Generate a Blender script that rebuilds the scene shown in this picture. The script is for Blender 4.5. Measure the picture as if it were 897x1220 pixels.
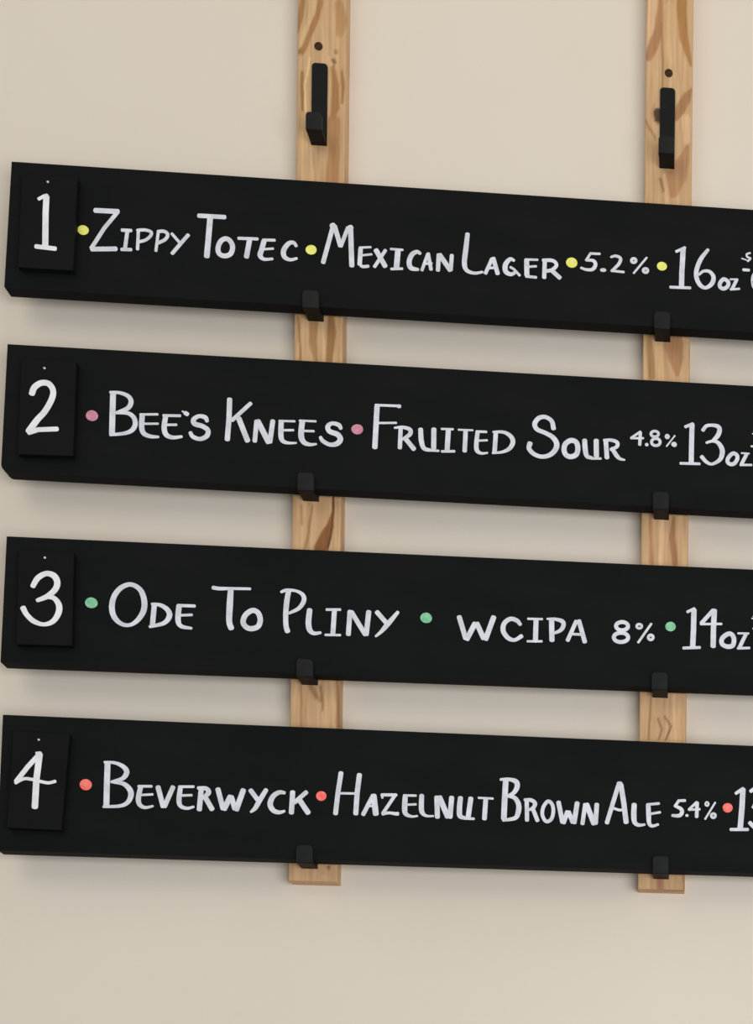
import bpy, bmesh, math, random
from mathutils import Vector, Matrix, noise

for o in list(bpy.data.objects):
    bpy.data.objects.remove(o)
SC = bpy.context.scene
COL = SC.collection

# ---------------------------------------------------------------- camera
# the photograph is the upper left part of a wider phone picture, taken from
# 1.83 m in front of the wall at eye height below the boards: hence the lens shift
CAM_AXES = ((0.995873, -0.090275, 0.00933), (-0.009717, -0.003845, 0.999945), (-0.090234, -0.995909, -0.004706))
SHIFT = (-0.48328, 0.73243)
DIST, EYE = 1.83, 1.5
cd = bpy.data.cameras.new('camera')
cam = bpy.data.objects.new('camera', cd)
COL.objects.link(cam)
rx, ux, bx = CAM_AXES
cam.matrix_world = Matrix(((rx[0], ux[0], bx[0], 0.0),
                           (rx[1], ux[1], bx[1], -DIST),
                           (rx[2], ux[2], bx[2], EYE),
                           (0, 0, 0, 1)))
cd.sensor_fit = 'AUTO'
cd.sensor_width = 36.0
cd.lens = 2000.0 / 1220.0 * 36.0
cd.shift_x, cd.shift_y = SHIFT
cd.clip_start = 0.01
SC.camera = cam

# ---------------------------------------------------------------- light
SC.view_settings.view_transform = 'Standard'
SC.view_settings.look = 'None'
SC.view_settings.gamma = 1.0
SC.view_settings.exposure = 0.0
SC.view_settings.use_curve_mapping = False
W = bpy.data.worlds.new('world')
SC.world = W
W.use_nodes = True
W.node_tree.nodes['Background'].inputs[0].default_value = (0.88, 0.94, 1.0, 1)
W.node_tree.nodes['Background'].inputs[1].default_value = 0.36


def area(name, loc, target, sx, sy, power, col):
    l = bpy.data.lights.new(name, 'AREA')
    l.shape = 'RECTANGLE'
    l.size, l.size_y, l.energy, l.color = sx, sy, power, col
    o = bpy.data.objects.new(name, l)
    COL.objects.link(o)
    o.location = loc
    o.rotation_euler = (Vector(target) - Vector(loc)).to_track_quat('-Z', 'Y').to_euler()
    return o


area('window_light', (-1.7, -2.6, 3.7), (-0.4, 0, 2.4), 2.0, 1.4, 17, (1.0, 0.9, 0.72))
area('ceiling_lamp', (0.3, -1.0, 4.2), (-0.4, 0, 2.9), 1.4, 0.9, 7, (1.0, 0.86, 0.66))


area('front_fill', (1.15, -2.8, 1.25), (0.1, 0, 2.1), 2.4, 1.8, 67, (0.97, 0.97, 0.99))  # added soft fill from the low front right to brighten the lower wall

# ---------------------------------------------------------------- helpers
def lin(c):
    return tuple((v / 12.92 if v <= 0.04045 else ((v + 0.055) / 1.055) ** 2.4) for v in (x / 255.0 for x in c))


def material(name, rgb, rough=0.6, spec=0.5, metal=0.0):
    m = bpy.data.materials.new(name)
    m.use_nodes = True
    b = m.node_tree.nodes['Principled BSDF']
    b.inputs['Base Color'].default_value = (*lin(rgb), 1)
    b.inputs['Roughness'].default_value = rough
    b.inputs['Specular IOR Level'].default_value = spec
    b.inputs['Metallic'].default_value = metal
    return m, m.node_tree, b


def noise_colour(m, nt, b, c1, c2, scale, stretch=(1, 1, 1), detail=4, lo=0.35, hi=0.65, bump=0.0, bscale=None):
    tc = nt.nodes.new('ShaderNodeTexCoord')
    mp = nt.nodes.new('ShaderNodeMapping')
    mp.inputs['Scale'].default_value = stretch
    n = nt.nodes.new('ShaderNodeTexNoise')
    n.inputs['Scale'].default_value = scale
    n.inputs['Detail'].default_value = detail
    cr = nt.nodes.new('ShaderNodeValToRGB')
    cr.color_ramp.elements[0].position = lo
    cr.color_ramp.elements[1].position = hi
    cr.color_ramp.elements[0].color = (*lin(c1), 1)
    cr.color_ramp.elements[1].color = (*lin(c2), 1)
    nt.links.new(tc.outputs['Object'], mp.inputs[0])
    nt.links.new(mp.outputs[0], n.inputs['Vector'])
    nt.links.new(n.outputs['Fac'], cr.inputs[0])
    nt.links.new(cr.outputs[0], b.inputs['Base Color'])
    if bump:
        n2 = nt.nodes.new('ShaderNodeTexNoise')
        n2.inputs['Scale'].default_value = bscale
        n2.inputs['Detail'].default_value = 3
        bp = nt.nodes.new('ShaderNodeBump')
        bp.inputs['Strength'].default_value = bump
        bp.inputs['Distance'].default_value = 0.001
        nt.links.new(mp.outputs[0], n2.inputs['Vector'])
        nt.links.new(n2.outputs['Fac'], bp.inputs['Height'])
        nt.links.new(bp.outputs[0], b.inputs['Normal'])


def simple(name, c1, c2, scale, **k):
    mk = {q: k.pop(q) for q in ('rough', 'spec', 'metal') if q in k}
    m, nt, b = material(name, c1, **mk)
    noise_colour(m, nt, b, c1, c2, scale, **k)
    return m


M = {}
M['wall'] = simple('wall_paint', (223, 212, 196), (227, 217, 202), 2.2, rough=0.75, spec=0.2, bump=0.12, bscale=260)
M['floor'] = simple('floor_concrete', (120, 112, 104), (140, 132, 122), 3, rough=0.5, spec=0.4)
M['board'] = simple('black_board_paint', (16, 18, 18), (21, 22, 22), 9, rough=0.7, spec=0.08,
                    stretch=(1, 3, 3), bump=0.15, bscale=180)
M['plate'] = simple('black_plate_paint', (16, 17, 17), (20, 21, 21), 14, rough=0.65, spec=0.08, bump=0.15, bscale=180)
M['hook'] = simple('black_hook_coating', (17, 19, 19), (22, 24, 24), 60, rough=0.5, spec=0.12)
M['lip'] = simple('black_lip_coating', (28, 29, 30), (34, 35, 35), 60, rough=0.5, spec=0.12)
M['white'] = simple('white_paint_marker', (206, 208, 216), (228, 230, 238), 90, rough=0.6, spec=0.3, stretch=(1, 1, 1))
M['bright'] = simple('bright_white_marker', (226, 227, 230), (244, 244, 247), 90, rough=0.6, spec=0.3)
M['yellow'] = simple('yellow_marker', (232, 232, 96), (246, 245, 140), 130, rough=0.6, spec=0.3)
M['pink'] = simple('pink_marker', (200, 128, 150), (216, 150, 168), 170, rough=0.6, spec=0.3)
M['green'] = simple('green_marker', (116, 190, 144), (150, 212, 170), 170, rough=0.6, spec=0.3)
M['coral'] = simple('coral_marker', (255, 98, 88), (255, 142, 130), 170, rough=0.6, spec=0.3)
M['nail'] = simple('steel_nail', (190, 190, 186), (226, 226, 222), 200, rough=0.3, spec=0.6, metal=0.6)
M['screw'] = simple('screw_hole_shade', (48, 34, 20), (74, 54, 32), 400, rough=0.7, spec=0.1)  # dark of the recessed screw hole is put into this colour


def wood_material():
    m, nt, b = material('pine_wood', (190, 150, 105), rough=0.55, spec=0.25)
    at = nt.nodes.new('ShaderNodeAttribute')
    at.attribute_name = 'grain'
    tc = nt.nodes.new('ShaderNodeTexCoord')
    mp = nt.nodes.new('ShaderNodeMapping')
    mp.inputs['Scale'].default_value = (1, 1, 0.06)
    n = nt.nodes.new('ShaderNodeTexNoise')
    n.inputs['Scale'].default_value = 320
    n.inputs['Detail'].default_value = 4
    mr = nt.nodes.new('ShaderNodeMapRange')
    mr.inputs['From Min'].default_value = 0.3
    mr.inputs['From Max'].default_value = 0.7
    mr.inputs['To Min'].default_value = 0.86
    mr.inputs['To Max'].default_value = 1.12
    vm = nt.nodes.new('ShaderNodeVectorMath')
    vm.operation = 'SCALE'
    nt.links.new(tc.outputs['Object'], mp.inputs[0])
    nt.links.new(mp.outputs[0], n.inputs['Vector'])
    nt.links.new(n.outputs['Fac'], mr.inputs['Value'])
    nt.links.new(at.outputs['Color'], vm.inputs[0])
    nt.links.new(mr.outputs[0], vm.inputs['Scale'])
    nt.links.new(vm.outputs[0], b.inputs['Base Color'])
    bp = nt.nodes.new('ShaderNodeBump')
    bp.inputs['Strength'].default_value = 0.2
    bp.inputs['Distance'].default_value = 0.0008
    nt.links.new(n.outputs['Fac'], bp.inputs['Height'])
    nt.links.new(bp.outputs[0], b.inputs['Normal'])
    return m


M['wood'] = wood_material()


def obj(name, bm, mat, parent=None, smooth=False):
    bmesh.ops.recalc_face_normals(bm, faces=bm.faces)
    me = bpy.data.meshes.new(name)
    bm.to_mesh(me)
    bm.free()
    me.materials.append(mat)
    if smooth:
        for p in me.polygons:
            p.use_smooth = True
    o = bpy.data.objects.new(name, me)
    COL.objects.link(o)
    if parent:
        o.parent = parent
    return o


def tag(o, label=None, cat=None, group=None, kind=None):
    for k, v in (('label', label), ('category', cat), ('group', group), ('kind', kind)):
        if v:
            o[k] = v
    return o


def box(bm, x0, x1, y0, y1, z0, z1):
    vs = [bm.verts.new((x, y, z)) for x in (x0, x1) for y in (y0, y1) for z in (z0, z1)]
    for f in ((0, 1, 3, 2), (4, 6, 7, 5), (0, 4, 5, 1), (2, 3, 7, 6), (0, 2, 6, 4), (1, 5, 7, 3)):
        bm.faces.new([vs[i] for i in f])


def prism(bm, pts, a, b, put):
    """extrude the outline pts from a to b; put(p, q, depth) gives the vertex"""
    A = [bm.verts.new(put(p[0], p[1], a)) for p in pts]
    B = [bm.verts.new(put(p[0], p[1], b)) for p in pts]
    bm.faces.new(A)
    bm.faces.new(list(reversed(B)))
    n = len(pts)
    for i in range(n):
        bm.faces.new((A[i], B[i], B[(i + 1) % n], A[(i + 1) % n]))


def bevel(bm, w, seg=2, angle=35):
    es = [e for e in bm.edges if len(e.link_faces) == 2 and e.calc_face_angle(0) > math.radians(angle)]
    bmesh.ops.bevel(bm, geom=es, offset=w, segments=seg, affect='EDGES', profile=0.5, clamp_overlap=True)


def disc(bm, x, y, rx, ry, z0, z1, n=28, wob=0.0, seed=0):
    pts = []
    for i in range(n):
        a = i / n * 2 * math.pi
        k = 1 + wob * math.sin(2 * a + seed) + wob * 0.6 * math.sin(3 * a + seed * 2.1)
        pts.append((x + rx * k * math.cos(a), y + ry * k * math.sin(a)))
    prism(bm, pts, z0, z1, lambda p, q, d: (p, q, d))


# hand lettering: each stroke of the marker is a thin ribbon of paint on the board
def sample(typ, pts):
    if typ == 'p':
        return pts
    n = len(pts)
    closed = typ == 'c'
    out = []
    g = (lambda i: pts[i % n]) if closed else (lambda i: pts[max(0, min(n - 1, i))])
    K = 7
    for i in range(n if closed else n - 1):
        p0, p1, p2, p3 = g(i - 1), g(i), g(i + 1), g(i + 2)
        for k in range(K):
            t = k / K
            out.append(tuple(0.5 * (2 * b + (c - a) * t + (2 * a - 5 * b + 4 * c - d) * t * t + (3 * b - a - 3 * c + d) * t ** 3)
                             for a, b, c, d in zip(p0, p1, p2, p3)))
    if not closed:
        out.append(pts[-1])
    return out


def ribbon(bm, typ, pts, z, base):
    mm = 0.001
    if typ == 'd':
        x, y, a, b = pts[0]
        disc(bm, x * mm, y * mm, a * mm, b * mm, base, z, 20, 0.02, x)
        return
    P = sample(typ, pts)
    n = len(P)
    closed = typ == 'c'
    L, R, dirs = [], [], []
    for i, (x, y, w) in enumerate(P):
        a = P[(i - 1) % n] if closed else P[max(0, i - 1)]
        b = P[(i + 1) % n] if closed else P[min(n - 1, i + 1)]
        dx, dy = b[0] - a[0], b[1] - a[1]
        sc = 1.0
        l = math.hypot(dx, dy) or 1
        dx, dy = dx / l, dy / l
        if typ == 'p' and 0 < i < n - 1:      # mitre at a corner
            e = (P[i + 1][0] - x, P[i + 1][1] - y)
            f = math.hypot(*e) or 1
            sc = 1 / max(0.62, (dx * e[0] + dy * e[1]) / f)
        h = w / 2 * sc
        L.append((x - dy * h, y + dx * h))
        R.append((x + dy * h, y - dx * h))
        dirs.append((dx, dy))
    V = lambda p, zz: bm.verts.new((p[0] * mm, p[1] * mm, zz))
    Lt, Rt = [V(p, z) for p in L], [V(p, z) for p in R]
    Lb, Rb = [V(p, base) for p in L], [V(p, base) for p in R]
    m = n if closed else n - 1
    for i in range(m):
        j = (i + 1) % n
        bm.faces.new((Lt[i], Rt[i], Rt[j], Lt[j]))
        bm.faces.new((Lt[i], Lt[j], Lb[j], Lb[i]))
        bm.faces.new((Rt[j], Rt[i], Rb[i], Rb[j]))
    if closed:
        return
    for i, s in ((0, -1), (n - 1, 1)):        # softly rounded stroke ends
        x, y, w = P[i]
        dx, dy = dirs[i][0] * s, dirs[i][1] * s
        h = w / 2
        arc = []
        for k in range(0, 9):
            a = -math.pi / 2 + math.pi * k / 8
            ca, sa = math.cos(a), math.sin(a)
            ca = ca ** 0.75 if ca > 0 else 0
            arc.append((x + dx * ca * h * 0.8 - dy * sa * h, y + dy * ca * h * 0.8 + dx * sa * h))
        T = [V(p, z) for p in arc]
        Bv = [V(p, base) for p in arc]
        bm.faces.new(T)
        for k in range(8):
            bm.faces.new((T[k], T[k + 1], Bv[k + 1], Bv[k]))


def lettering(name, strokes, mat, parent, face):
    bm = bmesh.new()
    for i, (typ, pts) in enumerate(strokes):
        ribbon(bm, typ, pts, face + 0.00022 + 0.00001 * (i % 9), face + 0.00002)
    me_o = obj(name, bm, mat, parent)
    return me_o


# ---------------------------------------------------------------- measured data (metres; lettering in mm on each board's face)
POST_DEPTH, BOARD_T, PLATE_T = 0.0195, 0.015, 0.0075
POSTS = {
  'L': (-0.4552, -0.4052, 1.9035),
  'R': (-0.0911, -0.0413, 1.9058),
}
SCREWS = [('L', -0.4332, 2.7845), ('R', -0.0665, 2.7832)]
HOOKS = [
  ('L', 0, -0.4327, 2.4948),
  ('R', 0, -0.07, 2.4947),
  ('L', 1, -0.4356, 2.3046),
  ('R', 1, -0.0694, 2.3034),
  ('L', 2, -0.4346, 2.1109),
  ('R', 2, -0.0688, 2.1121),
  ('L', 3, -0.4328, 1.9174),
  ('R', 3, -0.0658, 1.9176),
  ('L', -1, -0.4314, 2.6797),
  ('R', -1, -0.0674, 2.6803),
]
GRAIN = {
  'L': [
    ((160, 115, 70), [(5.5, 938.5, 6.5), (4.8, 925.6, 6.5), (2.3, 911.0, 6.2), (0.4, 894.9, 2.9)]),
    ((162, 114, 68), [(24.5, 940.0, 4.9), (23.6, 927.1, 4.9), (19.8, 912.4, 5.9), (12.2, 893.4, 6.9), (6.2, 877.7, 7.2), (2.7, 872.4, 3.9)]),
    ((216, 182, 134), [(15.5, 939.3, 5.5), (14.6, 920.0, 5.2), (8.6, 897.1, 4.9), (3.7, 880.7, 3.6)]),
    ((120, 85, 48), [(37.0, 867.2, 5.5), (37.8, 865.4, 5.5)]),
    ((160, 120, 75), [(39.7, 877.4, 4.2), (40.3, 875.5, 4.2)]),
    ((232, 202, 152), [(13.1, 867.9, 2.3), (8.5, 839.5, 2.6), (8.6, 826.7, 2.0), (9.7, 811.6, 2.0)]),
    ((150, 105, 62), [(4.9, 852.0, 3.3), (5.8, 826.5, 3.9), (6.4, 812.2, 2.9)]),
    ((225, 190, 142), [(32.7, 870.1, 2.9), (40.7, 851.5, 3.3), (43.1, 835.6, 2.9), (44.5, 819.7, 2.3)]),
    ((160, 112, 66), [(37.0, 859.2, 4.9), (39.6, 841.8, 8.2), (39.8, 819.4, 9.1), (37.6, 806.4, 4.9)]),
    ((158, 110, 66), [(46.0, 856.7, 2.6), (47.7, 842.4, 4.2), (47.2, 823.1, 3.3)]),
    ((180, 136, 88), [(42.6, 927.0, 9.8), (45.1, 912.7, 11.4), (43.7, 896.6, 8.2)]),
    ((226, 190, 142), [(15.1, 773.6, 2.0), (16.1, 760.1, 2.6), (18.2, 739.4, 2.6)]),
    ((172, 124, 78), [(38.4, 803.3, 13.1), (38.8, 771.2, 11.4), (37.5, 740.7, 13.1)]),
    ((216, 178, 130), [(6.2, 788.2, 4.9), (7.4, 738.7, 4.9)]),
    ((158, 112, 70), [(2.7, 874.6, 4.9), (5.3, 872.9, 4.9)]),
    ((226, 188, 138), [(29.7, 593.3, 1.9), (30.5, 569.6, 1.9), (33.1, 547.2, 2.4)]),
    ((150, 106, 62), [(37.9, 593.8, 7.3), (38.5, 579.5, 9.7), (36.0, 547.3, 7.3)]),
    ((150, 108, 62), [(4.0, 594.1, 2.4), (5.7, 574.0, 2.2), (7.2, 545.7, 1.9)]),
    ((168, 125, 80), [(20.0, 587.9, 9.7), (19.0, 568.9, 7.3), (23.9, 546.6, 3.6)]),
    ((220, 182, 134), [(4.3, 565.6, 2.7), (3.6, 551.4, 3.1)]),
    ((124, 74, 34), [(41.7, 405.9, 1.2), (41.5, 389.3, 3.1), (39.3, 375.0, 8.0), (34.5, 362.9, 12.1), (29.4, 350.8, 13.3)]),
    ((72, 38, 16), [(42.3, 407.1, 1.5), (42.0, 382.2, 1.5), (40.5, 367.9, 1.7), (37.0, 351.1, 1.9)]),
    ((166, 122, 78), [(21.1, 395.4, 1.9), (18.2, 376.3, 2.9), (14.4, 351.2, 2.4)]),
    ((172, 128, 82), [(9.3, 394.8, 2.9), (10.1, 375.9, 2.4)]),
    ((160, 115, 78), [(11.1, 208.4, 2.2), (11.4, 162.3, 2.7)]),
    ((150, 112, 76), [(30.4, 205.7, 2.4), (33.2, 192.8, 2.9), (33.7, 180.9, 1.7)]),
    ((158, 108, 72), [(48.4, 212.3, 3.1), (49.6, 163.8, 3.6)]),
    ((164, 120, 84), [(21.7, 205.3, 6.1), (26.4, 194.9, 4.8), (31.1, 190.3, 2.4)]),
    ((120, 84, 58), [(41.4, 15.1, 3.6), (42.0, 14.5, 3.4)]),
    ((212, 172, 140), [(40.0, 4.2, 3.6), (35.4, 3.8, 4.8)]),
  ],
  'R': [
    ((226, 184, 140), [(6.7, 966.1, 7.4), (5.9, 932.7, 8.2), (3.6, 906.6, 3.7)]),
    ((172, 122, 80), [(15.9, 966.8, 5.2), (15.0, 944.5, 6.3), (13.7, 924.0, 9.3), (7.9, 905.0, 10.4), (2.5, 892.6, 7.4)]),
    ((160, 112, 72), [(16.6, 931.6, 2.2), (17.6, 900.2, 1.9), (18.0, 863.1, 1.9)]),
    ((166, 116, 60), [(37.2, 968.5, 9.3), (38.2, 938.9, 10.4), (40.2, 916.7, 9.3), (44.1, 902.2, 6.7), (48.4, 888.6, 3.3)]),
    ((214, 174, 128), [(24.9, 949.0, 10.4), (26.1, 919.4, 13.0), (27.2, 895.3, 13.0)]),
    ((160, 114, 76), [(49.6, 862.7, 1.9), (44.2, 853.9, 9.3), (37.9, 840.5, 11.1), (33.4, 829.0, 4.8)]),
    ((178, 130, 90), [(46.5, 804.0, 1.9), (42.1, 786.9, 11.1), (34.0, 767.8, 20.4), (29.6, 750.8, 14.8)]),
    ((150, 104, 64), [(0.8, 824.8, 2.2), (5.1, 815.9, 2.2), (11.2, 806.1, 1.9)]),
    ((48, 32, 22), [(13.5, 834.1, 9.7), (14.3, 827.6, 9.3)]),
    ((190, 140, 98), [(9.4, 842.1, 2.6), (7.3, 834.5, 2.6), (9.5, 827.3, 2.6)]),
    ((222, 182, 138), [(21.1, 767.0, 3.7), (25.5, 737.6, 5.2)]),
    ((224, 184, 142), [(43.5, 829.7, 9.3), (44.6, 805.7, 7.4)]),
    ((160, 112, 74), [(16.6, 762.9, 3.3), (20.4, 750.2, 2.6)]),
    ((226, 186, 140), [(-0.7, 593.1, 3.6), (1.8, 547.4, 5.3)]),
    ((164, 122, 78), [(6.1, 593.5, 6.1), (8.4, 569.5, 7.3), (10.1, 550.3, 7.3)]),
    ((174, 124, 84), [(33.1, 586.6, 21.8), (34.4, 573.4, 17.0), (37.0, 554.2, 4.8)]),
    ((222, 180, 134), [(17.6, 582.1, 6.1), (20.3, 547.2, 7.3)]),
    ((172, 124, 82), [(9.8, 398.8, 3.6), (11.5, 349.4, 4.1)]),
    ((160, 112, 72), [(34.9, 398.8, 4.4), (33.3, 378.2, 5.6), (36.6, 350.6, 7.3)]),
    ((226, 184, 140), [(21.8, 398.2, 6.1), (21.0, 349.9, 4.8)]),
    ((150, 100, 64), [(11.9, 206.1, 1.7), (11.4, 181.9, 2.2), (9.8, 160.2, 1.7)]),
    ((124, 78, 46), [(26.9, 185.0, 1.7), (33.5, 175.6, 1.9), (28.3, 159.7, 1.9)]),
    ((150, 100, 66), [(20.3, 182.3, 2.4), (24.0, 171.6, 2.2), (20.5, 159.4, 1.9)]),
    ((220, 178, 136), [(38.0, 207.1, 7.3), (40.9, 160.2, 7.3)]),
    ((168, 116, 86), [(23.7, 18.5, 7.3), (23.9, -5.6, 8.5)]),
    ((150, 108, 76), [(49.4, 19.3, 2.9), (50.8, 0.0, 2.9)]),
  ],
}
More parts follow.
